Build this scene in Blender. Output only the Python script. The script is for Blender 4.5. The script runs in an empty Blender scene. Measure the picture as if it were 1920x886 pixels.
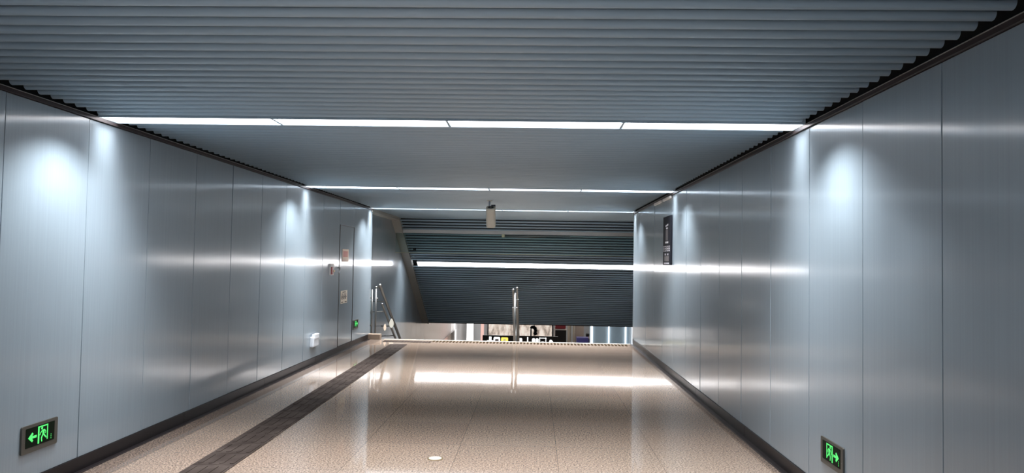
import bpy, bmesh, math, random
from mathutils import Vector, Matrix
random.seed(7)
S = bpy.context.scene
COL = S.collection

# ------------------------------------------------------------------ camera
F, YAW, PIT, ROL, HC = 1347.24, -0.0329, 0.0365, 0.0171, 1.8578
fw = Vector((math.sin(YAW)*math.cos(PIT), math.cos(YAW)*math.cos(PIT), math.sin(PIT)))
rt = Vector((math.cos(YAW), -math.sin(YAW), 0))
up = rt.cross(fw)
r2 = rt*math.cos(ROL) + up*math.sin(ROL)
u2 = -rt*math.sin(ROL) + up*math.cos(ROL)
cam_d = bpy.data.cameras.new('camera')
cam_d.sensor_width = 36
cam_d.lens = F/1920*36
cam_d.clip_end = 200
cam_d.clip_start = 0.05
cam = bpy.data.objects.new('camera', cam_d)
COL.objects.link(cam)
M4 = Matrix((r2, u2, -fw)).transposed().to_4x4()
M4.translation = Vector((0, 0, HC))
cam.matrix_world = M4
S.camera = cam

# ------------------------------------------------------------------ world, exposure
w = bpy.data.worlds.new('world'); S.world = w; w.use_nodes = True
w.node_tree.nodes['Background'].inputs[0].default_value = (0.74, 0.86, 1.0, 1)
w.node_tree.nodes['Background'].inputs[1].default_value = 1.35
S.view_settings.view_transform = 'Standard'
S.view_settings.look = 'None'
S.view_settings.exposure = 0.55
S.view_settings.gamma = 1
S.view_settings.use_curve_mapping = False
E_ROW = 5.2       # lit ceiling strips
E_SLOPE = 7.5     # strip on the sloping ceiling
P_ROW = 28.0       # watts behind each diffuser of the flat ceiling
P_SLOPE = 30.0
SPREAD = 85
P_SPOT = 175.0
E_LOW = 10.0        # lights of the lower hall

# ------------------------------------------------------------------ dimensions
L, R = -3.919, 2.323
ZC = 3.09            # underside of the slats
YB = -4.0           # back end of the passage
YE = 16.95           # top edge of the stairs
SW = -4.13           # side wall of the stair well
YS, ZS = 20.25, 3.12 # start of the sloping ceiling
SLP = 0.565
ANG = math.atan(SLP)
YD = 26.5
ZD = ZS - SLP*(YD-YS)
XR = 5.0             # right side of the stair well
LF = -3.9            # lower floor
YF = 46.0

# ------------------------------------------------------------------ materials
def srgb(c):
    return tuple((x/255/12.92 if x/255 <= .04045 else ((x/255+.055)/1.055)**2.4) for x in c)
def mat(name, col, rough=.5, metal=0., emit=None, es=1., coat=0., coat_r=.05, spec=.5, alpha=None, trans=0.):
    m = bpy.data.materials.new(name); m.use_nodes = True
    b = m.node_tree.nodes['Principled BSDF']
    b.inputs['Base Color'].default_value = (*col, 1)
    b.inputs['Roughness'].default_value = rough
    b.inputs['Metallic'].default_value = metal
    b.inputs['Coat Weight'].default_value = coat
    b.inputs['Coat Roughness'].default_value = coat_r
    b.inputs['Specular IOR Level'].default_value = spec
    b.inputs['Transmission Weight'].default_value = trans
    if emit:
        b.inputs['Emission Color'].default_value = (*emit, 1)
        b.inputs['Emission Strength'].default_value = es
    return m
def nodes(m):
    return m.node_tree.nodes, m.node_tree.links, m.node_tree.nodes['Principled BSDF']
def coords(m, scale=(1, 1, 1)):
    N, K, b = nodes(m)
    tc = N.new('ShaderNodeTexCoord'); mp = N.new('ShaderNodeMapping')
    mp.inputs['Scale'].default_value = scale
    K.new(tc.outputs['Object'], mp.inputs['Vector'])
    return mp.outputs['Vector']
def noise(m, vec, scale, detail=2, rough=.5):
    N, K, b = nodes(m)
    n = N.new('ShaderNodeTexNoise')
    n.inputs['Scale'].default_value = scale; n.inputs['Detail'].default_value = detail
    n.inputs['Roughness'].default_value = rough
    K.new(vec, n.inputs['Vector'])
    return n.outputs['Fac']
def ramp(m, fac, stops):
    N, K, b = nodes(m)
    r = N.new('ShaderNodeValToRGB'); K.new(fac, r.inputs['Fac'])
    e = r.color_ramp.elements
    while len(e) < len(stops): e.new(.5)
    for i, (p, c) in enumerate(stops):
        e[i].position = p; e[i].color = (*c, 1)
    return r.outputs['Color']
def bump(m, h, strength, dist, sock='Normal'):
    N, K, b = nodes(m)
    n = N.new('ShaderNodeBump'); n.inputs['Strength'].default_value = strength
    n.inputs['Distance'].default_value = dist
    K.new(h, n.inputs['Height']); K.new(n.outputs['Normal'], b.inputs[sock])
    return n

def wall_material(name, base, r=.42):
    m = mat(name, base, rough=r, metal=.1, coat=1.0, coat_r=.12)
    N, K, b = nodes(m)
    v = coords(m, (1, 1, .25))
    a = noise(m, v, 1.1, 1)
    v2 = coords(m, (1, 60, .6))
    c = noise(m, v2, 1.0, 2)
    mix = N.new('ShaderNodeMath'); mix.operation = 'MULTIPLY_ADD'
    K.new(c, mix.inputs[0]); mix.inputs[1].default_value = .004; K.new(a, mix.inputs[2])
    bp = bump(m, mix.outputs[0], 1.0, .006)
    K.new(bp.outputs['Normal'], b.inputs['Coat Normal'])
    K.new(ramp(m, c, [(.3, tuple(x*.96 for x in base)), (.7, tuple(x*1.04 for x in base))]), b.inputs['Base Color'])
    return m
M_WALL = wall_material('blue grey metal panel', srgb((139, 153, 163)))
M_DARK = mat('dark void', (.008, .009, .011), .9)
M_PLEN = mat('dark ceiling void', (.02, .024, .028), .9)
M_SLAT = mat('blue grey aluminium slat', srgb((172, 192, 206)), .42, .0)
M_BRONZE = mat('dark bronze trim', srgb((70, 62, 62)), .35, .4)
M_EDGE = mat('bright trim edge', srgb((190, 190, 188)), .3, .6)
M_SKIRT = mat('dark polished skirting', srgb((28, 24, 25)), .3, 0, spec=.3)
M_STEEL = mat('stainless steel', (.22, .22, .215), .38, 1.0)
M_GREYTRIM = mat('warm grey painted trim', srgb((158, 156, 150)), .4, .2)
M_LITE = mat('lit diffuser', (.9, .9, .9), .5, emit=(1, .97, .985), es=E_ROW)
M_LITE_FAR = mat('lit diffuser of the far strip', (.9, .9, .9), .5, emit=(1, .97, .985), es=E_ROW*.45)
M_LITE2 = mat('lit slope diffuser', (.9, .9, .9), .5, emit=(1, .965, .97), es=E_SLOPE)
M_LITE3 = mat('lower hall diffuser', (.9, .9, .9), .5, emit=(1, .97, .93), es=E_LOW)
M_GLASS = mat('clear green glass', (.80, .93, .90), .02, trans=1.0)
nodes(M_GLASS)[2].inputs['IOR'].default_value = 1.12

# polished granite floor
def granite(name, cols, joints=True, rough=.055):
    m = mat(name, (.4, .35, .3), rough, 0, spec=.22)
    N, K, b = nodes(m)
    v = coords(m)
    n1 = noise(m, v, 60, 3, .7)
    base = ramp(m, n1, [(.36, cols[0]), (.46, cols[1]), (.56, cols[2]), (.68, cols[3])])
    n2 = noise(m, v, .55, 1)
    tint = ramp(m, n2, [(.3, (.92, .93, .93)), (.7, (1.04, 1.0, .985))])
    mx = N.new('ShaderNodeMix'); mx.data_type = 'RGBA'; mx.blend_type = 'MULTIPLY'; mx.inputs[0].default_value = 1
    K.new(base, mx.inputs[6]); K.new(tint, mx.inputs[7])
    out = mx.outputs[2]
    if joints:
        tc = N.new('ShaderNodeTexCoord'); mp = N.new('ShaderNodeMapping')
        mp.inputs['Location'].default_value = (-.24, -6.40, 0)
        K.new(tc.outputs['Object'], mp.inputs['Vector'])
        br = N.new('ShaderNodeTexBrick'); br.offset = 0
        br.inputs['Scale'].default_value = 1; br.inputs['Mortar Size'].default_value = .0022
        br.inputs['Mortar Smooth'].default_value = 0
        br.inputs['Brick Width'].default_value = .97; br.inputs['Row Height'].default_value = .97
        br.inputs['Color1'].default_value = (1, 1, 1, 1); br.inputs['Color2'].default_value = (.91, .90, .90, 1)
        br.inputs['Mortar'].default_value = (.45, .42, .40, 1)
        K.new(mp.outputs['Vector'], br.inputs['Vector'])
        m2 = N.new('ShaderNodeMix'); m2.data_type = 'RGBA'; m2.blend_type = 'MULTIPLY'; m2.inputs[0].default_value = 1
        K.new(out, m2.inputs[6]); K.new(br.outputs['Color'], m2.inputs[7]); out = m2.outputs[2]
    K.new(out, b.inputs['Base Color'])
    n3 = noise(m, coords(m, (1, .35, 1)), 2.2, 1)
    bump(m, n3, .35, .002)
    return m
M_FLOOR = granite('beige speckled granite', (srgb((80, 68, 59)), srgb((124, 109, 97)), srgb((150, 134, 120)), srgb((173, 157, 144))))
M_BORDER = granite('brown speckled granite', (srgb((66, 57, 51)), srgb((98, 86, 78)), srgb((118, 105, 96)), srgb((136, 124, 115))), False)
M_STAIR = granite('grey brown stair granite', (srgb((70, 62, 56)), srgb((118, 107, 97)), srgb((140, 128, 118)), srgb((160, 150, 140))), False)
M_TACT = mat('dark grey tactile tile', srgb((74, 66, 62)), .8, spec=.05)
_v = coords(M_TACT); nodes(M_TACT)[1].new(ramp(M_TACT, noise(M_TACT, _v, 4, 2), [(.3, srgb((50, 43, 40))), (.7, srgb((70, 62, 58)))]), nodes(M_TACT)[2].inputs['Base Color'])

# ------------------------------------------------------------------ mesh helpers
def link(name, bm, m, parent=None, smooth=False, kind=None):
    me = bpy.data.meshes.new(name); bm.normal_update(); bm.to_mesh(me); bm.free()
    ms = m if isinstance(m, (list, tuple)) else [m]
    for x in ms: me.materials.append(x)
    if smooth:
        for p in me.polygons: p.use_smooth = True
    o = bpy.data.objects.new(name, me); COL.objects.link(o)
    if parent: o.parent = parent
    if kind: o['kind'] = kind
    return o
def box(bm, x0, x1, y0, y1, z0, z1, mi=0, bev=0):
    r = bmesh.ops.create_cube(bm, size=1)
    vs = r['verts']
    for v in vs:
        v.co = Vector((x0+(v.co.x+.5)*(x1-x0), y0+(v.co.y+.5)*(y1-y0), z0+(v.co.z+.5)*(z1-z0)))
    fs = set(f for v in vs for f in v.link_faces)
    if bev:
        es = set(e for v in vs for e in v.link_edges)
        rr = bmesh.ops.bevel(bm, geom=list(es), offset=bev, segments=2, affect='EDGES', profile=.6)
        fs = set(rr['faces']) | set(f for f in fs if f.is_valid)
    for f in fs: f.material_index = mi
    return vs
def bx(name, d, m, parent=None, bev=0, kind=None):
    bm = bmesh.new(); box(bm, *d, bev=bev); return link(name, bm, m, parent, kind=kind)
def tube(bm, pts, r, n=12, cap=True):
    pts = [Vector(p) for p in pts]; rings = []
    rs = r if isinstance(r, (list, tuple)) else [r]*len(pts)
    for i, p in enumerate(pts):
        t = (pts[min(i+1, len(pts)-1)] - pts[max(i-1, 0)]).normalized()
        a = t.cross(Vector((0, 0, 1)))
        if a.length < 1e-3: a = t.cross(Vector((0, 1, 0)))
        a.normalize(); c = t.cross(a).normalized()
        if i and (a.dot(pa) < 0): a = -a; c = -c
        pa = a
        rings.append([bm.verts.new(p + (a*math.cos(k*2*math.pi/n) + c*math.sin(k*2*math.pi/n))*rs[i]) for k in range(n)])
    for i in range(len(rings)-1):
        for k in range(n):
            bm.faces.new((rings[i][k], rings[i][(k+1) % n], rings[i+1][(k+1) % n], rings[i+1][k]))
    if cap:
        bm.faces.new(rings[0][::-1]); bm.faces.new(rings[-1])
    bmesh.ops.recalc_face_normals(bm, faces=bm.faces)
def tb(name, pts, r, m, parent=None, n=12):
    bm = bmesh.new(); tube(bm, pts, r, n); return link(name, bm, m, parent, smooth=True)
def sph(bm, c, r, sc=(1, 1, 1), u=16, v=10):
    rr = bmesh.ops.create_uvsphere(bm, u_segments=u, v_segments=v, radius=r)
    for x in rr['verts']: x.co = Vector((x.co.x*sc[0], x.co.y*sc[1], x.co.z*sc[2])) + Vector(c)
def empty(name, loc=(0, 0, 0)):
    o = bpy.data.objects.new(name, None); o.location = loc; o.empty_display_size = .1
    COL.objects.link(o); return o
def tag(o, label, cat, group=None):
    o['label'] = label; o['category'] = cat
    if group: o['group'] = group
    return o
def rel(o, root):      # geometry is written in world coordinates: bring it under a placed root
    o.parent = root
    o.matrix_parent_inverse = Matrix.Translation(root.location).inverted()
    return o
def poly(bm, pts, Mx, t, mi=0):     # flat outline (u, v) thickened by t along +w of matrix Mx
    a = [bm.verts.new(Mx @ Vector((u, v, 0))) for u, v in pts]
    b = [bm.verts.new(Mx @ Vector((u, v, t))) for u, v in pts]
    n = len(pts)
    fs = [bm.faces.new(a[::-1]), bm.faces.new(b)]
    for i in range(n): fs.append(bm.faces.new((a[i], a[(i+1) % n], b[(i+1) % n], b[i])))
    for f in fs: f.material_index = mi
def stroke(bm, p, q, wd, Mx, t):
    p = Vector(p); q = Vector(q); d = (q-p).normalized(); n = Vector((-d.y, d.x))*wd/2
    poly(bm, [tuple(p-n), tuple(q-n), tuple(q+n), tuple(p+n)], Mx, t)
def disc(bm, c, r, Mx, t, n=16):
    poly(bm, [(c[0]+r*math.cos(2*math.pi*k/n), c[1]+r*math.sin(2*math.pi*k/n)) for k in range(n)], Mx, t)
def rrect(cx, cy, w_, h_, r, n=5):
    out = []
    for sx, sy, a0 in ((1, 1, 0), (-1, 1, 90), (-1, -1, 180), (1, -1, 270)):
        for k in range(n+1):
            a = math.radians(a0 + 90*k/n)
            out.append((cx+sx*(w_/2-r)+r*math.cos(a), cy+sy*(h_/2-r)+r*math.sin(a)))
    return out
def ML(y, z, off=0.):   # frame on the left wall: u = +y, v = up, w = +x (out of the wall)
    return Matrix(((0, 0, 1, L+off), (1, 0, 0, y), (0, 1, 0, z), (0, 0, 0, 1)))
def MR(y, z, off=0.):   # frame on the right wall: u = -y, v = up, w = -x
    return Matrix(((0, 0, -1, R-off), (-1, 0, 0, y), (0, 1, 0, z), (0, 0, 0, 1)))
def MF(x, y, z):        # frame facing the camera: u = +x, v = up, w = -y
    return Matrix(((1, 0, 0, x), (0, 0, -1, y), (0, 1, 0, z), (0, 0, 0, 1)))

# ------------------------------------------------------------------ floor
bm = bmesh.new(); box(bm, L-.02, R+.02, YB, YE, -.35, 0)
link('floor', bm, M_FLOOR, kind='structure')
bm = bmesh.new()
box(bm, L+.075, L+.32, YB, YE-.02, 0.0, .0015)
link('floor_border', bm, M_BORDER, kind='structure').name = 'trim_1'
bx('trim_2', (R-.13, R-.062, YB, YE-.02, 0, .0015), M_BORDER, kind='structure')
# narrow channel and brass lip at the foot of each wall
for nm, s, xw in (('trim_3', 1, L), ('trim_4', -1, R)):
    bm = bmesh.new()
    a, b_ = sorted((xw+s*.012, xw+s*.060)); box(bm, a, b_, YB, YE-.02, 0, .004, 0)
    a, b_ = sorted((xw+s*.060, xw+s*.068)); box(bm, a, b_, YB, YE-.02, 0, .007, 1)
    a, b_ = sorted((xw+s*.068, xw+s*.074)); box(bm, a, b_, YB, YE-.02, 0, .002, 0)
    link(nm, bm, [M_SKIRT, M_BRONZE], kind='structure')
# skirting
def skirting(name, xw, s):
    bm = bmesh.new(); y = YB
    while y < YE-.05:
        y1 = min(y+2.4, YE-.02); a, b_ = sorted((xw-s*.03, xw+s*.012))
        box(bm, a, b_, y+.002, y1-.002, 0, .118, bev=.002); y = y1
    link(name, bm, M_SKIRT, kind='structure')
skirting('baseboard_left', L, 1); skirting('baseboard_right', R, -1)

# tactile guide strip: tiles with four raised bars, then a band along the top step
def tile(bm, cx, cy, wx, wy, ang=0, dots=False, z=.002):
    Mx = Matrix.Translation((cx, cy, z)) @ Matrix.Rotation(ang, 4, 'Z')
    poly(bm, [(-wx/2+.002, -wy/2+.002), (wx/2-.002, -wy/2+.002), (wx/2-.002, wy/2-.002), (-wx/2+.002, wy/2-.002)], Mx, .003)
    if not dots:
        for k in range(4):
            x = -wx/2 + wx*(k+.5)/4
            poly(bm, rrect(x, 0, wx*.11, wy*.82, wx*.05, 2), Mx @ Matrix.Translation((0, 0, .003)), .004)
    else:
        nx = max(2, round(wx/.075)); ny = max(1, round(wy/.075))
        for i in range(nx):
            for j in range(ny):
                disc(bm, (-wx/2+wx*(i+.5)/nx, -wy/2+wy*(j+.5)/ny), .018, Mx @ Matrix.Translation((0, 0, .003)), .004, 8)
bm = bmesh.new()
y = -2.0
x_at = lambda yy: -2.85 - (yy-6.2)*.0165
while y < 15.95:
    tile(bm, x_at(y+.19), y+.19, .385, .38, math.atan(.0165)); y += .383
link('tactile_guide_strip', bm, M_TACT)
tag(bpy.data.objects['tactile_guide_strip'], 'dark grey tactile paving strip running along the floor towards the stairs', 'tactile paving')
bm = bmesh.new()
for i in range(4): tile(bm, -3.34+.28*i, 16.56, .277, .30, 0, True)
tag(link('warning_tiles', bm, M_TACT), 'short dark studded paving band at the stair head, closing the guide strip', 'tactile paving')
bm = bmesh.new()
x = -2.35
M_STUD = mat('brown nosing inset', srgb((50, 42, 32)), .9, spec=.0)
while x < 2.16:
    box(bm, x, x+.046, 16.56, 16.84, .0, .006, bev=.003); x += .078
tag(link('step_nosing_strip', bm, M_STUD), 'thin row of dark studs across the floor along the top stair edge', 'stair nosing')
bx('trim_5', (SW+.6, R-.08, 16.86, 16.97, -.01, .012), mat('pale nosing', srgb((176, 168, 156)), .3, .1), kind='structure')
# round steel floor marker
r = empty('floor_marker', (-.914, 6.83, 0))
bm = bmesh.new(); disc(bm, (0, 0), .075, Matrix.Translation((0, 0, .0)), .003, 40); 
link('rim', bm, mat('brass rim', srgb((150, 130, 95)), .35, .7), r)
bm = bmesh.new(); disc(bm, (0, 0), .060, Matrix.Translation((0, 0, .003)), .002, 40)
link('plate', bm, mat('pale marker plate', srgb((236, 222, 204)), .3, .2), r)
tag(r, 'small round pale metal disc set into the beige floor', 'floor marker')

# ------------------------------------------------------------------ walls
def wall(name, xw, s, seams, z0, z1, door=None):
    bm = bmesh.new()
    a, b_ = sorted((xw-s*.16, xw-s*.032))
    box(bm, a, b_, seams[0], seams[-1], -.2, z1+.30, 1)
    for i in range(len(seams)-1):
        y0, y1 = seams[i]+.005, seams[i+1]-.005
        if door and y0 > door[0]-.1 and y1 < door[1]+.1:
            box(bm, *sorted((xw-s*.032, xw)), y0, y1, door[2]+.006, z1, 0, .0025)
            continue
        vs = box(bm, *sorted((xw-s*.032, xw)), y0, y1, z0, z1, 0, .0025)
        tl = random.uniform(-.002, .002); tz = random.uniform(-.0022, .0022)
        c = Vector((xw, (y0+y1)/2, 1.5))
        for v in bm.verts:
            if y0-.0001 <= v.co.y <= y1+.0001 and abs(v.co.x-xw) < .02 and v.co.z >= z0-.0001:
                v.co.x += (v.co.y-c.y)*tl + (v.co.z-1.5)*tz
    return link(name, bm, [M_WALL, M_DARK], kind='structure')
DOOR = (14.27, 15.40, 2.56)
sl = [5.135+k for k in range(-9, 10)] + [15.40, 17.10]
sl[-3] = 14.27
wall('wall_left', L, 1, sl, .12, 3.052, DOOR)
sr = [4.184+k*.997 for k in range(-8, 13)] + [17.10]
wall('wall_right', R, -1, sr, .12, 3.052)
# door flush with the wall panels
bm = bmesh.new()
box(bm, L-.03, L-.004, DOOR[0]+.012, DOOR[1]-.012, .125, DOOR[2]-.004, 0, .003)
dr = link('door_1', bm, M_WALL, kind='structure')
bm = bmesh.new()
box(bm, L-.03, L+.006, DOOR[0]+.003, DOOR[0]+.010, .12, DOOR[2]+.004)
box(bm, L-.03, L+.006, DOOR[1]-.010, DOOR[1]-.003, .12, DOOR[2]+.004)
box(bm, L-.03, L+.006, DOOR[0]+.003, DOOR[1]-.003, DOOR[2]-.003, DOOR[2]+.004)
link('door_frame', bm, M_BRONZE, dr)
bm = bmesh.new()
tube(bm, [(L-.006, 14.16, 1.70), (L+.05, 14.16, 1.70), (L+.055, 14.14, 1.66), (L+.055, 14.06, 1.60)], .014, 10)
# top trim: dark bronze angle with a bright upper edge
for nm, s, xw, ye in (('trim_6', 1, L, 17.1), ('trim_7', -1, R, 17.1)):
    k = bmesh.new()
    box(k, *sorted((xw-s*.03, xw+s*.022)), YB, ye, 3.056, 3.086, 0)
    box(k, *sorted((xw+s*.004, xw+s*.026)), YB, ye, 3.086, 3.091, 1)
    link(nm, k, [M_BRONZE, M_EDGE], kind='structure')
hd = link('pull_handle', bm, mat('pale handle', srgb((225, 228, 230)), .25, .6), smooth=True)
tag(hd, 'small slanted pale metal hook on the left wall beside the flush door', 'hook')
# end return of the right wall and left wall
bx('wall_right_end', (R-.0, R+.16, 17.08, 17.115, .0, 3.36), M_WALL, kind='structure')
bx('wall_left_end', (SW-.05, L-.002, 17.08, 17.11, -.1, 3.36), M_WALL, kind='structure')

# stair well walls
def wall_panels_y(name, xw, s, y0, y1, pitch, zf, zt):
    bm = bmesh.new()
    box(bm, *sorted((xw-s*.16, xw-s*.03)), y0, y1, LF-.3, 3.4, 1)
    y = y0
    while y < y1-.01:
        ye = min(y+pitch, y1)
        box(bm, *sorted((xw-s*.03, xw)), y+.003, ye-.003, zf, zt(y, ye), 0, .002)
        y = ye
    return link(name, bm, [M_WALL, M_DARK], kind='structure')
wall_panels_y('wall_stair_left', SW, 1, 17.11, 27.0, 1.0, LF, lambda a, b: 3.4)
wall_panels_y('wall_stair_right', XR, -1, 17.0, YF, 1.0, LF, lambda a, b: 3.4)
bx('wall_stair_front_right', (R+.16, XR, 17.0, 17.06, LF, 3.4), M_WALL, kind='structure')
bx('wall_stair_front', (SW-.1, XR, 16.9, 17.0, LF-.2, -.36), M_STAIR, kind='structure')

# ------------------------------------------------------------------ slatted ceilings
prof = []          # cross-section of one slat, (along, down)
W_, H_ = .068, .040
prof += [(-W_/2, 0)]
for k in range(13):
    a = math.pi + math.pi*k/12
    prof.append((W_/2*math.cos(a), -(H_-W_/2) + W_/2*math.sin(a)))
prof += [(W_/2, 0)]
def slat(bm, x0, x1, fn, sc_=1.0):
    P_ = [(u*sc_, v if v == 0 else -H_+(v+H_)*sc_) for u, v in prof]
    a = [bm.verts.new(fn(x0, u, v)) for u, v in P_]
    b = [bm.verts.new(fn(x1, u, v)) for u, v in P_]
    n = len(prof)
    for i in range(n-1):
        f = bm.faces.new((a[i], a[i+1], b[i+1], b[i])); f.smooth = True
    f = bm.faces.new((a[0], b[0], b[-1], a[-1]))
    bm.faces.new(a[::-1]); bm.faces.new(b)
ROWS = [6.36, 12.08, 16.86]
BACK = [.95]
LW = .30
bm = bmesh.new()
def lit(y): return any(abs(y-r_) < LW/2+W_/2-.002 for r_ in ROWS+BACK)
seg = sorted(BACK+ROWS)
ends = [YB] + [q for r_ in seg for q in (r_-LW/2-.015, r_+LW/2+.015)] + [YS]
for a, b_ in zip(ends[::2], ends[1::2]):
    n = round((b_-a)/.15); p = (b_-a)/n
    for k in range(n):
        yc = a + p*(k+.5)
        x0, x1 = (L+.085, R-.085) if yc < 17.1 else (L+.03, XR-.05)
        slat(bm, x0, x1, lambda x, u, v, yc=yc: Vector((x, yc+u, ZC+H_+v)))
link('ceiling', bm, M_SLAT, kind='structure')
bx('ceiling_void', (L-.1, R+.1, YB, 17.05, 3.34, 3.38), M_PLEN, kind='structure').name = 'ceiling_backing'
bx('ceiling_backing', (SW-.1, XR, 17.05, YS+.05, 3.34, 3.38), M_PLEN, kind='structure')
# sloping ceiling: slats square to the slope
ca, sa = math.cos(ANG), math.sin(ANG)
def SL(x, s_, n_): return Vector((x, YS + s_*ca + n_*sa*1.0, ZS - s_*sa + n_*ca))   # n_ up-normal
LEN = (YD-YS)/ca
SLIT = 2.72
bm = bmesh.new()
for a, b_ in ((0.02, SLIT-LW/2-.015), (SLIT+LW/2+.015, LEN)):
    n = round((b_-a)/.15); p = (b_-a)/n
    for k in range(n):
        sc = a + p*(k+.5)
        slat(bm, L+.02, XR-.05, lambda x, u, v, sc=sc: SL(x, sc+u, H_+v), .84)
link('ceiling_slope', bm, M_SLAT, kind='structure')
bm = bmesh.new()
def slab(bm, x0, x1, s0, s1, n0, n1, mi=0):
    c = [SL(x, s_, n_) for x in (x0, x1) for s_ in (s0, s1) for n_ in (n0, n1)]
    v = [bm.verts.new(q) for q in c]
    for f in ((0, 1, 3, 2), (4, 6, 7, 5), (0, 4, 5, 1), (2, 3, 7, 6), (0, 2, 6, 4), (1, 5, 7, 3)):
        g = bm.faces.new([v[i] for i in f]); g.material_index = mi
    bmesh.ops.recalc_face_normals(bm, faces=bm.faces)
slab(bm, SW-.1, XR, -.05, LEN, .25, .29)
link('ceiling_slope_backing', bm, M_PLEN, kind='structure')
bm = bmesh.new(); slab(bm, SW, L+.0, 0.0, LEN, -.02, .12); slab(bm, L, L+.03, 0, LEN, -.04, .12)
link('trim_8', bm, M_GREYTRIM, kind='structure')
bx('trim_9', (SW, L+.02, 17.0, YS+.05, 3.02, 3.16), M_GREYTRIM, kind='structure')
# lower hall ceiling with a dark front edge
bx('ceiling_lower', (SW-1.5, XR+3, YD+.03, YF, ZD+.0, ZD+.12), mat('lower ceiling', srgb((150, 155, 158)), .5), kind='structure')
bx('trim_10', (SW, XR-.05, YD-.005, YD+.028, ZD+.0, ZD+.32), M_DARK, kind='structure')

# ------------------------------------------------------------------ lit ceiling strips
def lamp(parent, sx, sy, power, z, spread=None):
    d = bpy.data.lights.new('lamp', 'AREA'); d.shape = 'RECTANGLE'; d.size = sx; d.size_y = sy
    d.energy = power; d.spread = math.radians(spread or SPREAD); d.color = (.97, .985, 1)
    o = bpy.data.objects.new('lamp', d); COL.objects.link(o); o.parent = parent; o.location = (0, 0, z)
def strip_panel(y, x0, x1, label, group, far=False, k_=1.0):
    r_ = empty('ceiling_light', ((x0+x1)/2, y, ZC))
    hx = (x1-x0)/2
    bm = bmesh.new(); box(bm, -hx+.012, hx-.012, -LW/2+.012, LW/2-.012, .022, .030)
    link('diffuser', bm, M_LITE_FAR if far else M_LITE, r_)
    bm = bmesh.new()
    box(bm, -hx+.001, hx-.001, -LW/2, -LW/2+.011, -.004, .10); box(bm, -hx+.001, hx-.001, LW/2-.011, LW/2, -.004, .10)
    box(bm, -hx+.001, hx-.001, -LW/2, LW/2, .10, .105)
    box(bm, -hx, -hx+.011, -LW/2+.011, LW/2-.011, .0, .1); box(bm, hx-.011, hx, -LW/2+.011, LW/2-.011, .0, .1)
    link('housing', bm, M_SLAT, r_)
    lamp(r_, 2*hx-.02, LW-.04, P_ROW*k_, .018)
    return tag(r_, label, 'ceiling light', group)
PW = (R-L-.04)/4
pos = ['leftmost, touching the left wall', 'second from the left wall', 'third from the left wall', 'rightmost, touching the right wall']
rown = ['nearest lit ceiling strip', 'middle lit ceiling strip', 'farthest flat ceiling strip']
for r_, nm in zip(ROWS, rown):
    for k in range(4):
        strip_panel(r_, L+.02+PW*k, L+.02+PW*(k+1), 'white light panel of the %s, %s' % (nm, pos[k]), 'light panels of the flat ceiling', r_ > 15, {6: .75, 12: 1.1, 16: 1.9}[int(r_)])
for r_, nm in zip(BACK, ['just overhead']):
    for k in range(4):
        strip_panel(r_, L+.02+PW*k, L+.02+PW*(k+1), 'white light panel of the strip %s, %s' % (nm, pos[k]), 'light panels of the flat ceiling')
# small downlights sunk between the slats beside each wall, one pair ahead of every strip
SPOTS = ((5.72, 5.55, 'nearest lit strip'), (11.35, 11.15, 'middle lit strip'), (16.2, 16.0, 'farthest flat strip'))
def downlight(xx, yy, zz, power, label):
    r_ = empty('recessed_downlight', (xx, yy, zz))
    bm = bmesh.new(); n_ = 20
    for ra, rb, za, zb in ((.052, .052, .045, .16), (.052, .040, .16, .16), (.040, .040, .16, .050), (.040, .052, .050, .045)):
        A = [bm.verts.new((ra*math.cos(2*math.pi*q/n_), ra*math.sin(2*math.pi*q/n_), za)) for q in range(n_)]
        B = [bm.verts.new((rb*math.cos(2*math.pi*q/n_), rb*math.sin(2*math.pi*q/n_), zb)) for q in range(n_)]
        for q in range(n_): bm.faces.new((A[q], A[(q+1) % n_], B[(q+1) % n_], B[q]))
    bmesh.ops.recalc_face_normals(bm, faces=bm.faces)
    link('can', bm, M_PLEN, r_, smooth=True)
    d = bpy.data.lights.new('lamp', 'SPOT'); d.energy = power; d.spot_size = math.radians(128); d.spot_blend = 1.0
    d.shadow_soft_size = .03; d.color = (.95, .975, 1)
    o = bpy.data.objects.new('lamp', d); COL.objects.link(o); o.parent = r_; o.location = (0, 0, -.012)
    tag(r_, label, 'downlight', 'recessed downlights beside the walls')
for yl_, yr_, nm in SPOTS:
    for xx, yy, sd in ((L+.50, yl_, 'left'), (R-.50, yr_, 'right')):
        downlight(xx, yy, ZC, P_SPOT, 'dark downlight between slats by the %s wall, before the %s' % (sd, nm))
downlight(L+.22, 21.9, ZS-SLP*(21.9-YS)-.04, 70.0, 'added downlight in the sloping ceiling, brightening the left stair wall')  # extra lamp, added to give the stair wall the glow of the slope strip's end
x = -3.72; k = 0
names = ['leftmost', 'second from left', 'third from left', 'fourth from left', 'fifth from left', 'last on the right']
while x < XR-.6:
    x1 = min(x+1.545, XR-.1)
    r_ = empty('slope_light', SL((x+x1)/2, SLIT, 0))
    r_.rotation_euler = (-ANG, 0, 0)
    hx = (x1-x)/2
    bm = bmesh.new(); box(bm, -hx+.005, hx-.005, -LW/2+.02, LW/2-.02, -.01, .01); link('diffuser', bm, M_LITE2, r_)
    bm = bmesh.new()
    box(bm, -hx, hx, -LW/2, -LW/2+.018, -.012, .1); box(bm, -hx, hx, LW/2-.018, LW/2, -.012, .1); box(bm, -hx, hx, -LW/2, LW/2, .1, .105)
    link('housing', bm, M_SLAT, r_)
    lamp(r_, 2*hx-.02, LW-.05, P_SLOPE, -.014, 100)
    tag(r_, 'bright white light panel across the sloping slatted ceiling, %s' % names[k], 'ceiling light', 'light panels of the sloping ceiling')
    x = x1; k += 1

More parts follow.
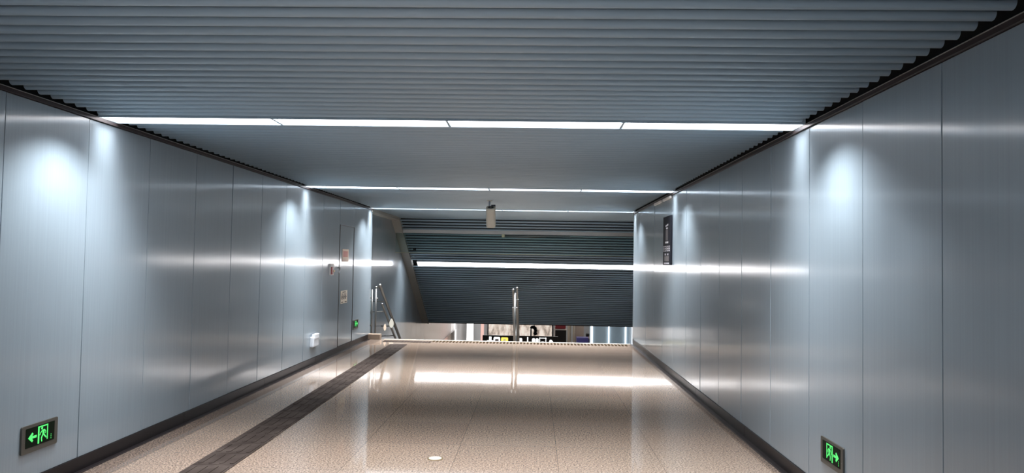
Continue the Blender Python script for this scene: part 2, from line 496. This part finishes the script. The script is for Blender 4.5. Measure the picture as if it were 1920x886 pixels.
# two pale bars painted for light reflected at the right ceiling edge
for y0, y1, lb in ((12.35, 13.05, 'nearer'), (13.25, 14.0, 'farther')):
    o = bx('reflection_bar', (R-.040, R-.006, y0, y1, 3.008, 3.050), mat('pale reflection', srgb((245, 242, 238)), .4), bev=.003)
    tag(o, 'short pale bar painted for reflected light on the right ceiling trim, the %s of two' % lb, 'painted reflection', 'painted pale reflections on the right ceiling trim')

# ------------------------------------------------------------------ smoke barrier
r_ = empty('smoke_barrier', (0, 21.0, 2.68))
M_BEAM = mat('warm grey beam', srgb((196, 194, 190)), .35, .3)
rel(bx('beam', (SW+.01, XR-.06, 20.96, 21.04, 2.68, 2.825), M_BEAM, bev=.004), r_)
bm = bmesh.new(); x = SW+.02
k = 0
for x0, x1 in ((SW+.02, -.94), (-.93, 2.3), (2.31, XR-.07)):
    g = bx('glass_pane', (x0, x1, 20.995, 21.005, 2.11, 2.68), M_GLASS); rel(g, r_)
rel(bx('bottom_rail', (SW+.02, XR-.07, 20.985, 21.015, 2.093, 2.112), mat('brushed rail', srgb((150, 150, 130)), .3, .6)), r_)
bm = bmesh.new(); box(bm, -.99, -.90, 20.93, 20.96, 2.595, 2.68, bev=.006); rel(link('clip', bm, mat('pale clip', srgb((180, 175, 140)), .3, .6)), r_)
bm = bmesh.new(); tube(bm, [(-.90, 20.945, 2.645), (1.0, 20.945, 2.655)], .012, 8); tube(bm, [(-.90, 20.945, 2.612), (.3, 20.945, 2.60)], .012, 8)
rel(link('tube', bm, M_STEEL, smooth=True), r_)
tag(r_, 'wide glass smoke barrier under a warm grey beam below the sloping ceiling', 'smoke barrier')

# ------------------------------------------------------------------ security camera under the ceiling
r_ = empty('security_camera', (-.90, 14.3, ZC))
M_CAMW = mat('cream camera housing', srgb((205, 202, 190)), .45)
tb('stem', [(-.03, 0, 0), (-.03, 0, -.20)], .018, mat('pale stem', srgb((165, 172, 182)), .4), r_)
bm = bmesh.new(); disc(bm, (-.03, 0), .055, Matrix.Translation((0, 0, -.012)), .012, 24); link('ceiling_plate', bm, M_CAMW, r_)
bm = bmesh.new(); tube(bm, [(-.03, 0, -.19), (.0, .03, -.22), (.03, .06, -.24)], .022, 10); box(bm, .0, .085, .02, .10, -.24, -.08, bev=.006)
link('bracket', bm, mat('dark bracket', srgb((70, 74, 84)), .5), r_)
bm = bmesh.new()
rings = []
T = Matrix.Translation((.0, .02, -.335)) @ Matrix.Rotation(math.radians(-62), 4, 'X')
for yy, sc in ((-.22, .90), (-.215, .98), (-.19, 1.0), (.17, 1.0), (.20, .93)):
    rings.append([bm.verts.new(T @ Vector((u*sc, yy, v*sc))) for u, v in rrect(0, 0, .185, .150, .050, 5)])
for a, b_ in zip(rings, rings[1:]):
    n = len(a)
    for i in range(n): bm.faces.new((a[i], a[(i+1) % n], b_[(i+1) % n], b_[i]))
bm.faces.new(rings[0][::-1]); bm.faces.new(rings[-1]); bmesh.ops.recalc_face_normals(bm, faces=bm.faces)
link('housing', bm, M_CAMW, r_, smooth=True)
bm = bmesh.new()
T2 = T @ Matrix.Rotation(math.radians(90), 4, 'X')
disc(bm, (0, 0), .055, T @ Matrix.Translation((0, -.222, 0)) @ Matrix.Rotation(math.radians(90), 4, 'X'), .006, 20)
link('lens', bm, mat('dark lens glass', (.02, .02, .025), .1), r_)
tag(r_, 'cream bullet security camera hanging on a stem from the slatted ceiling', 'security camera')

# ------------------------------------------------------------------ exit signs
M_SFR = mat('dark pewter sign frame', srgb((92, 90, 84)), .4, .5)
M_SBK = mat('black green sign face', (.002, .008, .003), .5, spec=.1)
M_GRN = mat('glowing green', (.02, .2, .05), .5, emit=(.09, .80, .16), es=.8)
def exit_sign(Mf, wd, ht, arrow, label, small=False):
    """arrow -1: arrow on the viewer's left of the figure, +1: on the right"""
    pos_ = Mf.translation.copy(); r_ = empty('exit_sign', pos_)
    fl = arrow
    def T(p): return (p[0]*wd*(-fl), p[1]*ht)
    bm = bmesh.new(); poly(bm, rrect(0, 0, wd, ht, ht*.06, 4), Mf, .014)
    rel(link('frame', bm, M_SFR), r_)
    F2 = Mf @ Matrix.Translation((0, ht*.04, .014))
    bm = bmesh.new(); poly(bm, rrect(0, 0, wd*.80, ht*.70, ht*.02, 2), F2, .002)
    rel(link('face', bm, M_SBK), r_)
    F3 = F2 @ Matrix.Translation((0, 0, .002)); t = .0015
    # outline coordinates: face is +-.4 wide, +-.35 high; drawn for an arrow on the left
    def flip(pts):
        q = [(p[0]*wd*(-fl), p[1]*ht) for p in pts]
        return q if fl < 0 else q[::-1]
    def st(p, q, wv):
        a = (p[0]*wd*(-fl), p[1]*ht); b_ = (q[0]*wd*(-fl), q[1]*ht); stroke(bm, a, b_, wv*ht, F3, t)
    bm = bmesh.new()
    poly(bm, flip([(-.34, 0), (-.23, .17), (-.20, .11), (-.235, .04), (-.11, .04), (-.11, -.05), (-.235, -.05), (-.20, -.12), (-.23, -.18)]), F3, t)
    rel(link('arrow', bm, M_GRN), r_)
    bm = bmesh.new()
    st((-.055, -.31), (-.055, .31), .075); st((-.072, .29), (.205, .29), .045); st((.192, .31), (.192, -.25), .045)
    rel(link('doorway_outline', bm, M_GRN), r_)
    bm = bmesh.new()
    disc(bm, (.035*wd*(-fl), .215*ht), .048*ht, F3, t, 14)
    st((.08, .15), (.075, -.03), .10)
    st((.06, .15), (.00, .06), .036); st((.00, .06), (-.02, -.02), .03)
    st((.10, .15), (.145, .06), .036); st((.145, .06), (.13, -.01), .03)
    st((.065, -.02), (.025, -.14), .055); st((.025, -.14), (.04, -.27), .045)
    st((.09, -.03), (.135, -.12), .055); st((.135, -.12), (.165, -.17), .045)
    rel(link('running_figure', bm, M_GRN), r_)
    bm = bmesh.new()
    for k, v in enumerate((.0, -.07, -.14)): disc(bm, (.30*wd if fl < 0 else .33*wd, (v-.12)*ht), .018*ht, F3, t, 8)
    rel(link('indicator_dots', bm, M_GRN), r_)
    bm = bmesh.new(); disc(bm, (-.44*wd*(-fl), -.08*ht), .02*ht, Mf @ Matrix.Translation((0, 0, .014)), .002, 10)
    rel(link('screw', bm, M_STEEL), r_)
    tag(r_, label, 'exit sign', 'low wall exit signs')
exit_sign(ML(5.635, .425), .415, .215, -1, 'green glowing exit sign with a left arrow, low on the left wall in front')
exit_sign(MR(5.685, .418), .415, .205, 1, 'green glowing exit sign with a right arrow, low on the right wall')
exit_sign(ML(15.68, .455), .45, .20, 1, 'small distant green exit sign on the left wall near the stair rail')

# ------------------------------------------------------------------ things on the left wall
def notice(name, y, z, wd, ht, base, label, kind):
    r_ = empty(name, (L, y, z)); Mf = ML(y, z)
    bm = bmesh.new(); poly(bm, rrect(0, 0, wd, ht, .008, 2), Mf, .004)
    rel(link('sheet', bm, mat(name+' sheet', srgb(base), .5)), r_)
    F3 = Mf @ Matrix.Translation((0, 0, .004)); bm = bmesh.new()
    if kind == 1:
        poly(bm, [(-wd*.38, -ht*.12), (wd*.38, -ht*.12), (wd*.38, ht*.34), (-wd*.38, ht*.34)], F3, .001)
        m = mat('faded red print', srgb((214, 150, 140)), .5)
    else:
        stroke(bm, (-wd*.25, ht*.38), (wd*.25, ht*.38), ht*.06, F3, .001)
        for k in (-1, 0, 1):
            cx = k*wd*.28
            disc(bm, (cx-.0, ht*.22), wd*.05, F3, .001, 10)
            stroke(bm, (cx, ht*.16), (cx, -ht*.2), wd*.10, F3, .001)
            stroke(bm, (cx-wd*.11, ht*.12), (cx-wd*.11, -ht*.16), wd*.04, F3, .001)
            stroke(bm, (cx, 0), (cx+wd*.11, 0), wd*.04, F3, .001)
        stroke(bm, (-wd*.42, -ht*.40), (-wd*.12, -ht*.40), ht*.07, F3, .001)
        stroke(bm, (wd*.12, -ht*.40), (wd*.42, -ht*.40), ht*.07, F3, .001)
        m = mat('dark brown print', srgb((70, 62, 56)), .5)
    rel(link('print', bm, m), r_)
    tag(r_, label, 'notice')
notice('wall_notice', 14.72, 1.95, .48, .26, (236, 214, 196), 'cream notice with a faded red block, high on the flush door', 1)
notice('wall_notice', 14.68, 1.10, .50, .26, (226, 216, 200), 'cream notice with three dark upright marks, lower on the flush door', 2)
r_ = empty('fire_alarm', (L, 13.68, 1.66))
rel(bx('back_box', (L, L+.03, 13.58, 13.80, 1.56, 1.78), mat('grey white plastic', srgb((205, 205, 205)), .4), bev=.004), r_)
rel(bx('red_panel', (L+.03, L+.045, 13.59, 13.70, 1.575, 1.72), mat('dark red plastic', srgb((140, 34, 30)), .35), bev=.004), r_)
bm = bmesh.new(); sph(bm, (L+.04, 13.76, 1.64), .024); rel(link('button', bm, mat('cream button', srgb((225, 215, 190)), .4), smooth=True), r_)
tag(r_, 'small dark red and white call point on the left wall', 'fire alarm')
r_ = empty('wall_socket_box', (L, 12.66, .42))
rel(bx('body', (L, L+.07, 12.50, 12.82, .32, .50), mat('white plastic', srgb((214, 219, 226)), .35), bev=.02), r_)
rel(bx('cover', (L+.02, L+.085, 12.54, 12.78, .46, .545), mat('white plastic cover', srgb((222, 226, 232)), .35), bev=.012), r_)
tag(r_, 'small white plastic box low on the left wall above the skirting', 'wall box')

# ------------------------------------------------------------------ black information panel on the right wall
r_ = empty('information_panel', (R, 12.63, 2.29)); Mf = MR(12.63, 2.29)
rel(bx('case', (R-.034, R-.004, 12.28, 12.98, 1.865, 2.715), mat('black panel', (.010, .011, .016), .6, spec=.1), bev=.003), r_)
F3 = MR(12.63, 2.29, .034); t = .001
M_PR = mat('pale print', srgb((205, 205, 212)), .5); M_PG = mat('grey print', srgb((92, 86, 88)), .5)
def line(name, m, fn):
    bm = bmesh.new(); fn(bm); rel(link(name, bm, m), r_)
line('heading_mark', M_PR, lambda bm: stroke(bm, (-.12, .255), (.14, .275), .03, F3, t))
line('heading_mark', M_PR, lambda bm: stroke(bm, (-.07, .215), (.10, .215), .026, F3, t))
line('arrow_base', M_PR, lambda bm: stroke(bm, (-.14, -.03), (.15, -.03), .032, F3, t))
for i, x in enumerate((-.24, -.08, .08, .24)):          # large four-character line
    def ch(bm):
        stroke(bm, (x-.055, -.10), (x+.055, -.10), .014, F3, t); stroke(bm, (x-.055, -.14), (x+.055, -.14), .012, F3, t)
        stroke(bm, (x-.05, -.18), (x+.05, -.18), .014, F3, t); stroke(bm, (x-.045, -.09), (x-.045, -.19), .014, F3, t)
        q = x + (.045 if i % 2 else .0); stroke(bm, (q, -.09), (q, -.19), .014, F3, t)
    line('large_character', M_PR, ch)
for x in (-.115, .115):
    line('small_character', M_PR, lambda bm: [stroke(bm, (x+d_, -.222), (x+d_, -.258), .026, F3, t) for d_ in (-.05, 0, .05)] and stroke(bm, (x-.06, -.24), (x+.06, -.24), .010, F3, t))
line('footer_line', M_PR, lambda bm: stroke(bm, (-.25, -.395), (.24, -.395), .024, F3, t))
line('grey_pictogram', M_PG, lambda bm: poly(bm, [(-.11, 0), (.11, 0), (.11, .19), (-.11, .19)], F3, t*.6))
line('grey_text_block', M_PG, lambda bm: poly(bm, rrect(0, -.315, .42, .09, .01, 2), F3, t*.6))
tag(r_, 'tall black information panel with white print high on the right wall', 'sign')

# ------------------------------------------------------------------ stairs and handrails
bm = bmesh.new(); n = 24; rise = -LF/n; run = rise/SLP
for k in range(n):
    y0 = 17.0 + k*run; z = -(k+1)*rise
    box(bm, SW, XR, y0, y0+run+ (0.03 if k < n-1 else 0), z-.22, z)
link('stairs', bm, M_STAIR, kind='structure').name = 'floor_stairs'
YSB = 17.0+n*run
bx('floor_lower', (SW-2, XR+3, YSB, YF+.5, LF-.2, LF), M_FLOOR, kind='structure')
o = bx('granite_block', (SW+.002, -3.56, 17.05, 17.35, -.10, .13), M_STAIR, bev=.01)
o2 = bx('granite_plinth', (L+.0, -3.62, 16.86, 17.05, 0, .125), mat('grey brown plinth granite', srgb((140, 122, 106)), .3), bev=.01)
bpy.data.objects.remove(o)
tag(o2, 'low grey brown granite plinth at the left end of the top step', 'plinth')
def rail_path(x, y0, z0, ln, ext=.18):
    p = [(x, y0-ext, z0)]
    for k in range(6): 
        a = k/5; p.append((x, y0-.06+.12*a, z0-.5*SLP*.12*a*a))
    p.append((x, y0+ln, z0-.5*SLP*.12-SLP*(ln-.06)))
    return p
def post(root, x, y, z0, z1, rr=.021):
    bm = bmesh.new(); tube(bm, [(x, y, z0), (x, y, z1)], rr, 12); tube(bm, [(x, y, z0-.001), (x, y, z0+.012)], .05, 16)
    rel(link('post', bm, M_STEEL, smooth=True), root)
def finial(bm, x, y, z, r_=.036): sph(bm, (x, y, z), r_)
# left rail
r_ = empty('stair_handrail', (-3.77, 17.5, -.2))
lnr = 6.6
bm = bmesh.new(); tube(bm, [(-3.77, 17.42, 1.245), (-3.77, 17.42+lnr, 1.245-SLP*lnr)], .036, 14); sph(bm, (-3.77, 17.42, 1.25), .05)
rel(link('upper_rail', bm, M_STEEL, smooth=True), r_)
bm = bmesh.new(); tube(bm, [(-3.77, 17.72, .775), (-3.77, 17.72+lnr, .775-SLP*lnr)], .028, 14); sph(bm, (-3.77, 17.72, .78), .032)
rel(link('lower_rail', bm, M_STEEL, smooth=True), r_)
bm = bmesh.new(); tube(bm, [(-3.86, 17.42, 1.20), (-3.77, 17.42, 1.245)], .02, 10); tube(bm, [(-3.86, 17.42, .12-.25), (-3.86, 17.42, 1.20)], .021, 12)
sph(bm, (-3.86, 17.42, 1.205), .032); sph(bm, (-3.83, 17.42, .93), .026); rel(link('end_post', bm, M_STEEL, smooth=True), r_)
for y0 in (18.05, 19.35, 21.2, 23.0):
    zt = 1.245-SLP*(y0-17.42); zl = .775-SLP*(y0-17.72); zf = -SLP*(y0-17.0)
    bm = bmesh.new()
    tube(bm, [(SW+.001, y0, zt-.06), (-3.80, y0, zt-.06), (-3.77, y0, zt)], .014, 8); rel(link('wall_bracket', bm, M_STEEL, smooth=True), r_)
    bm = bmesh.new(); tube(bm, [(SW+.001, y0, zl-.03), (-3.77, y0, zl-.01)], .014, 8)
    tube(bm, [(SW+.001, y0, zl-.03), (SW+.02, y0, zl-.03)], .045, 14)
    rel(link('wall_bracket', bm, M_STEEL, smooth=True), r_)
tag(r_, 'double stainless steel handrail running down the stairs along the left wall', 'handrail')
# steel posts with a small glass panel between wall and rail
r_ = empty('glass_guard', (-4.0, 17.2, .0))
for x in (-4.14, -3.905):
    bm = bmesh.new(); tube(bm, [(x, 17.2, -.17), (x, 17.2, 1.16)], .019, 12); rel(link('guard_post', bm, M_STEEL, smooth=True), r_)
g = bx('glass_panel', (-4.11, -3.93, 17.195, 17.205, .16, 1.10), M_GLASS); rel(g, r_)
for z in (.30, .60, .95):
    bm = bmesh.new(); box(bm, -3.945, -3.905, 17.18, 17.22, z-.02, z+.02, bev=.006); rel(link('glass_clamp', bm, M_STEEL), r_)
tag(r_, 'narrow green glass guard on steel posts between left wall and handrail', 'glass guard')
# two pale tags on the lower rail
for i, (x, y, z, w_, h_, c, lb) in enumerate(((-3.74, 17.98, .19, .07, .17, (232, 212, 190), 'peach coloured rounded tag on the left stair rail, the smaller one'),
                                              (-3.68, 18.50, .25, .12, .24, (226, 222, 208), 'cream rounded tag on the left stair rail, the larger one'))):
    bm = bmesh.new(); poly(bm, [(w_/2*math.sin(a)*(1 if math.cos(a) < 0 else 1-.45*math.cos(a)), h_/2*math.cos(a)) for a in [2*math.pi*k/20 for k in range(20)]], MF(x, y, z), .02)
    tag(link('rail_tag', bm, mat('tag paper', srgb(c), .6)), lb, 'tag', 'pale tags on the left stair rail')
# centre rail
r_ = empty('centre_handrail', (-.47, 17.4, -.3))
for i, dx in enumerate((-.045, .045)):
    bm = bmesh.new(); z0 = 1.19 + .04*i; y0 = 17.40+.12*i
    tube(bm, [(-.475+dx, y0, z0), (-.475+dx, y0+6.4, z0-SLP*6.4)], .027, 14); sph(bm, (-.475+dx, y0, z0+.012), .038)
    rel(link('upper_rail', bm, M_STEEL, smooth=True), r_)
for i, dx in enumerate((-.045, .045)):
    bm = bmesh.new(); tube(bm, [(-.475+dx, 17.5, .76), (-.475+dx, 17.5+6.3, .76-SLP*6.3)], .021, 12); sph(bm, (-.475+dx, 17.5, .76), .03)
    rel(link('lower_rail', bm, M_STEEL, smooth=True), r_)
for k in range(5):
    y0 = 17.42 + k*1.5; st_ = -rise*(int((y0-17.0)/run)+1)
    bm = bmesh.new(); tube(bm, [(-.475, y0, st_), (-.475, y0, 1.13-SLP*(y0-17.42))], .028, 14); tube(bm, [(-.475, y0, st_), (-.475, y0, st_+.015)], .06, 16)
    rel(link('post', bm, M_STEEL, smooth=True), r_)
bm = bmesh.new(); sph(bm, (-.405, 17.5, .96), .022); tube(bm, [(-.475, 17.45, .96), (-.405, 17.5, .96)], .01, 8); rel(link('knob', bm, M_STEEL, smooth=True), r_)
tag(r_, 'stainless steel handrail with twin rails standing in the middle of the stairs', 'handrail')

# ------------------------------------------------------------------ lower hall
M_PALE = mat('pale grey hall wall', srgb((196, 198, 200)), .25, .2)
M_BLUE = mat('light blue hall panel', srgb((176, 200, 216)), .3, .2)
M_WHT = mat('white lit strip', (.9, .9, .9), .5, emit=(1, .98, .98), es=1.6)
bx('wall_lower_left', (SW-.16, SW, 27.0, 37.7, LF, 3.4), wall_material('grey metal panel', srgb((98, 101, 108)), .35), kind='structure')
bx('wall_lower_far_left', (SW-.5, SW-.2, 37.7, YF, LF, ZD), M_PALE, kind='structure')
bx('wall_lower_far', (SW-2, XR+3, YF, YF+.2, LF, ZD), M_PALE, kind='structure')
bx('trim_11', (SW, SW+.05, 31.0, 37.7, LF, -1.66), M_STAIR, kind='structure')
# back wall panels in blue on the right, and slim white strips between them
bx('wall_lower_right_front', (2.95, XR, 38.3, 38.5, LF, ZD), M_BLUE, kind='structure')
for x, lb in ((3.0, 'leftmost'), (3.92, 'middle'), (4.80, 'rightmost')):
    tag(bx('light_column', (x, x+(.09 if x < 3.5 else .055), 38.22, 38.3, LF, ZD-.01), M_WHT, bev=.006), 'slim white lit strip on the blue panels below the stairs, %s' % lb, 'light strip', 'slim lit strips on the blue panels')
tag(bx('light_box', (-3.92, -3.55, 41.9, 42.05, LF, ZD-.01), mat('bright box', (.9, .9, .9), .5, emit=(1, .98, .97), es=2.2), bev=.01),
    'bright white upright light box at the foot of the left stair wall', 'light box')
o = bx('light_box', (-3.10, -2.93, 41.9, 42.0, LF, ZD-.01), mat('pink box', srgb((240, 190, 180)), .5, emit=(1, .62, .55), es=.5), bev=.01)
tag(o, 'narrow pinkish upright light box right of the bright white one', 'light box')
# big beige advertisement with soft streaks
r_ = empty('advertisement_board', (-.7, 45.5, LF))
rel(bx('board_frame', (-2.95, 1.20, 45.5, 45.62, LF, ZD-.02), mat('dark board frame', (.03, .03, .035), .4)), r_)
m = mat('beige streaked picture', (.6, .55, .5), .4)
N, K, b = nodes(m)
c = ramp(m, noise(m, coords(m, (2.4, 1, 1.1)), 1.6, 3, .6), [(.32, srgb((120, 108, 98))), (.45, srgb((186, 172, 160))), (.6, srgb((214, 206, 198))), (.75, srgb((232, 214, 200)))])
K.new(c, b.inputs['Base Color']); K.new(c, b.inputs['Emission Color']); b.inputs['Emission Strength'].default_value = .55
rel(bx('picture', (-2.90, -.02, 45.46, 45.5, LF+.02, ZD-.06), m), r_); rel(bx('picture', (.03, 1.15, 45.46, 45.5, LF+.02, ZD-.06), m), r_)
tag(r_, 'large beige streaked advertisement wall seen through the gap above the black sign', 'advertisement')
# dark kiosk with a red header, blue cabinet, beige columns
r_ = empty('kiosk', (1.55, 42, LF))
rel(bx('kiosk_body', (1.22, 1.86, 41.8, 42.5, LF, -1.98), mat('near black body', (.006, .005, .005), .3), bev=.01), r_)
rel(bx('red_header', (1.22, 1.82, 41.75, 42.5, -1.90, -1.70), mat('dark red header', srgb((140, 26, 40)), .4), bev=.01), r_)
rel(bx('white_rim', (1.20, 1.88, 41.76, 42.5, -1.98, -1.93), mat('white rim', srgb((215, 205, 200)), .4)), r_)
rel(bx('side_post', (1.14, 1.21, 41.8, 41.9, LF, -1.85), mat('white rim', srgb((225, 215, 208)), .4)), r_)
tag(r_, 'black kiosk with a dark red header at the foot of the stairs', 'kiosk')
for x, w_, lb in ((1.92, .20, 'wider'), (2.22, .12, 'slimmer')):
    bm = bmesh.new(); tube(bm, [(x+w_/2, 41.5, LF), (x+w_/2, 41.5, ZD)], w_/2, 20)
    tag(link('column', bm, mat('beige column', srgb((205, 192, 172)), .4), smooth=True), '%s beige round column beside the black kiosk' % lb, 'column', 'beige columns by the kiosk')
bx('wall_lower_niche', (2.40, 2.95, 43.0, 43.1, LF, ZD), mat('brown grey wall', srgb((150, 135, 125)), .5), kind='structure')
r_ = empty('cabinet', (2.75, 40.5, LF))
rel(bx('cabinet_body', (2.38, 3.04, 40.3, 40.9, LF, -2.24), mat('blue violet body', srgb((92, 88, 158)), .45), bev=.015), r_)
rel(bx('cabinet_door', (2.42, 3.00, 40.28, 40.3, LF+.1, -2.30), mat('blue violet door', srgb((84, 80, 150)), .4), bev=.005), r_)
tag(r_, 'blue violet cabinet below the stairs in front of a standing person', 'cabinet')

# hanging black direction sign
r_ = empty('hanging_sign', (-.6, 30, -1.17))
rel(bx('sign_case', (-2.14, .99, 29.94, 30.06, -1.66, -1.165), mat('black sign', (.004, .004, .005), .3), bev=.01), r_)
for x in (-1.92, .76):
    rel(bx('hanger', (x-.02, x+.02, 29.98, 30.02, -1.17, ZD+.01), mat('black hanger', (.01, .01, .01), .4)), r_)
MW = mat('white sign print', (.9, .9, .9), .5, emit=(1, 1, 1), es=1.1)
MY = mat('yellow sign print', (.8, .65, .1), .5, emit=(.95, .74, .12), es=.9)
F3 = MF(0, 29.94, 0); t = .004
def u(px_): return (px_-905)/ (1046-905)*3.13-2.14
bm = bmesh.new()
stroke(bm, (u(919.5), -1.22), (u(919.5), -1.42), .10, F3, t); poly(bm, [(u(913.5), -1.37), (u(919.5), -1.55), (u(925.5), -1.37)][::1], F3, t)
rel(link('down_arrow', bm, MW), r_)
bm = bmesh.new(); poly(bm, rrect(u(932), -1.38, .27, .30, .05), F3, t); rel(link('white_pictogram', bm, MW), r_)
bm = bmesh.new(); poly(bm, rrect(u(932), -1.36, .15, .09, .01), MF(0, 29.936, 0), t); rel(link('pictogram_detail', bm, mat('pale grey print', srgb((170, 165, 175)), .5)), r_)
bm = bmesh.new(); poly(bm, rrect(u(946.5), -1.39, .29, .30, .04), F3, t); rel(link('yellow_pictogram', bm, MY), r_)
bm = bmesh.new(); poly(bm, rrect(u(946.5), -1.36, .12, .11, .02), MF(0, 29.936, 0), t); rel(link('pictogram_detail', bm, mat('pale yellow print', srgb((250, 235, 150)), .5, emit=(.95, .85, .4), es=.4)), r_)
bm = bmesh.new()
bm.free()
for cx in (976.5, 1000.5, 1007):
    bm = bmesh.new(); poly(bm, rrect(u(cx), -1.40, .125, .30, .055), F3, t); rel(link('figure_pictogram', bm, MW), r_)
bm = bmesh.new(); stroke(bm, (u(989.5), -1.21), (u(989.5), -1.56), .045, F3, t); rel(link('divider_bar', bm, MW), r_)
bm = bmesh.new()
for a, b_ in (((u(1011.5), -1.24), (u(1024), -1.24)), ((u(1012), -1.22), (u(1012), -1.56)), ((u(1023.5), -1.22), (u(1023.5), -1.56)), ((u(1011.5), -1.55), (u(1024), -1.55))):
    stroke(bm, a, b_, .03, F3, t)
poly(bm, rrect(u(1017.7), -1.44, .17, .12, .05), F3, t)
rel(link('train_pictogram', bm, MW), r_)
bm = bmesh.new()
pts = [(u(1026), -1.56), (u(1026), -1.48), (u(1029), -1.42), (u(1031), -1.30), (u(1034), -1.30), (u(1037), -1.38), (u(1038.5), -1.50), (u(1038.5), -1.56)]
poly(bm, pts, F3, t); rel(link('curved_pictogram', bm, MW), r_)
tag(r_, 'long black hanging direction sign with white and yellow pictograms below the stairs', 'sign')
# black gooseneck camera standing on the sign
r_ = empty('dome_camera', (-.13, 30, -1.165))
MB_ = mat('black camera', (.006, .005, .006), .5)
rel(bx('mount', (-.16, -.10, 29.98, 30.02, -1.165, -.92), MB_), r_)
bm = bmesh.new(); tube(bm, [(-.16, 30, -.84), (-.10, 30, -.80), (-.02, 30, -.80), (.05, 30, -.86), (.07, 30, -.96), (.05, 30, -1.03)], [.03, .065, .075, .078, .07, .06], 14)
rel(link('curved_arm', bm, MB_, smooth=True), r_)
bm = bmesh.new(); sph(bm, (.05, 30, -1.06), .08); rel(link('dome', bm, MB_, smooth=True), r_)
bm = bmesh.new(); tube(bm, [(-.13, 30, -.93), (-.13, 30, -.84)], .025, 8); rel(link('neck', bm, MB_, smooth=True), r_)
tag(r_, 'black curved gooseneck camera drooping above the hanging sign', 'camera')

# person in the lower hall: one skinned body with face, hair, coat, hands with fingers
def skin(name, verts, edges, radii, m, parent, sub=2, root=0):
    me = bpy.data.meshes.new(name); me.from_pydata([Vector(v) for v in verts], edges, []); me.materials.append(m)
    o = bpy.data.objects.new(name, me); COL.objects.link(o); o.parent = parent
    md = o.modifiers.new('skin', 'SKIN')
    if not me.skin_vertices: 
        me.skin_vertices.new() if hasattr(me.skin_vertices, 'new') else None
    sv = me.skin_vertices[0].data
    for i, r_ in enumerate(radii): sv[i].radius = (r_, r_)
    sv[root].use_root = True
    s_ = o.modifiers.new('sub', 'SUBSURF'); s_.levels = sub; s_.render_levels = sub
    md.use_smooth_shade = True
    return o
def person(x, y, z, rot):
    p = empty('person', (x, y, z)); p.rotation_euler = (0, 0, rot)
    V, E_, Rr = [], [], []
    def add(co, r_, par=None):
        V.append(co); Rr.append(r_); i = len(V)-1
        if par is not None: E_.append((par, i))
        return i
    pel = add((0, 0, .94), .15); ab = add((0, 0, 1.10), .135, pel); ch = add((0, -.01, 1.30), .16, ab); nk = add((0, 0, 1.46), .06, ch)
    hd_ = add((0, -.01, 1.55), .085, nk); ht_ = add((0, -.015, 1.66), .08, hd_)
    for s_ in (-1, 1):
        sh = add((s_*.18, 0, 1.38), .065, ch); el = add((s_*.25, .02, 1.11), .045, sh); wr = add((s_*.26, -.05, .88), .028, el)
        pm = add((s_*.26, -.065, .80), .032, wr)
        for f_ in range(4):
            k1 = add((s_*.26, -.09+.018*f_, .755), .009, pm); k2 = add((s_*.255, -.092+.018*f_, .715-.004*(f_ % 2)), .008, k1)
        t1 = add((s_*.25, -.10, .80), .010, pm); add((s_*.25, -.112, .765), .009, t1)
        hp = add((s_*.09, 0, .88), .10, pel); kn = add((s_*.10, -.01, .50), .062, hp); an = add((s_*.10, .02, .09), .042, kn); add((s_*.11, -.13, .045), .04, an)
    skin('body', V, E_, Rr, mat('skin', srgb((196, 156, 132)), .6), p)
    co = skin('brown_coat', [(0, 0, .86), (0, 0, 1.10), (0, -.01, 1.30), (0, 0, 1.42), (-.19, 0, 1.38), (-.26, .02, 1.11), (-.265, -.045, .90), (.19, 0, 1.38), (.26, .02, 1.11), (.265, -.045, .90)],
         [(0, 1), (1, 2), (2, 3), (2, 4), (4, 5), (5, 6), (2, 7), (7, 8), (8, 9)], [.19, .165, .19, .10, .085, .062, .048, .085, .062, .048], mat('dark brown coat', srgb((74, 54, 48)), .8), p)
    skin('trousers', [(0, 0, .92), (-.10, 0, .84), (-.10, -.01, .50), (-.10, .02, .12), (.10, 0, .84), (.10, -.01, .50), (.10, .02, .12)],
         [(0, 1), (1, 2), (2, 3), (0, 4), (4, 5), (5, 6)], [.165, .115, .082, .062, .115, .082, .062], mat('dark trousers', srgb((40, 42, 50)), .8), p)
    bm = bmesh.new(); sph(bm, (0, .015, 1.64), .112, (.92, 1.0, 1.12)); sph(bm, (0, .06, 1.56), .085, (.9, .7, 1.1)); link('hair', bm, mat('black hair', (.01, .009, .009), .5), p, smooth=True)
    tag(p, 'person with black hair and a dark brown coat standing beyond the blue violet cabinet', 'person')
person(3.12, 42.2, LF, math.radians(150))

# lower hall lights
for i, (x, y) in enumerate(((-2.2, 33), (1.5, 33), (-2.2, 38), (1.5, 38), (3.9, 35.5), (-2.2, 43), (1.5, 43.5), (3.6, 42))):
    r_ = empty('hall_light', (x, y, ZD)); lb = '%s white ceiling light in the %s of the lower hall' % (['left','middle','left','middle','right','left','middle','right'][i], ['near row','near row','middle row','middle row','near row','far row','far row','far row'][i])
    bx('diffuser', (-.9, .9, -.2, .2, -.035, -.02), M_LITE3, r_); bx('housing', (-.93, .93, -.23, .23, -.02, -.001), M_PALE, r_)
    tag(r_, lb, 'ceiling light', 'lower hall ceiling lights')
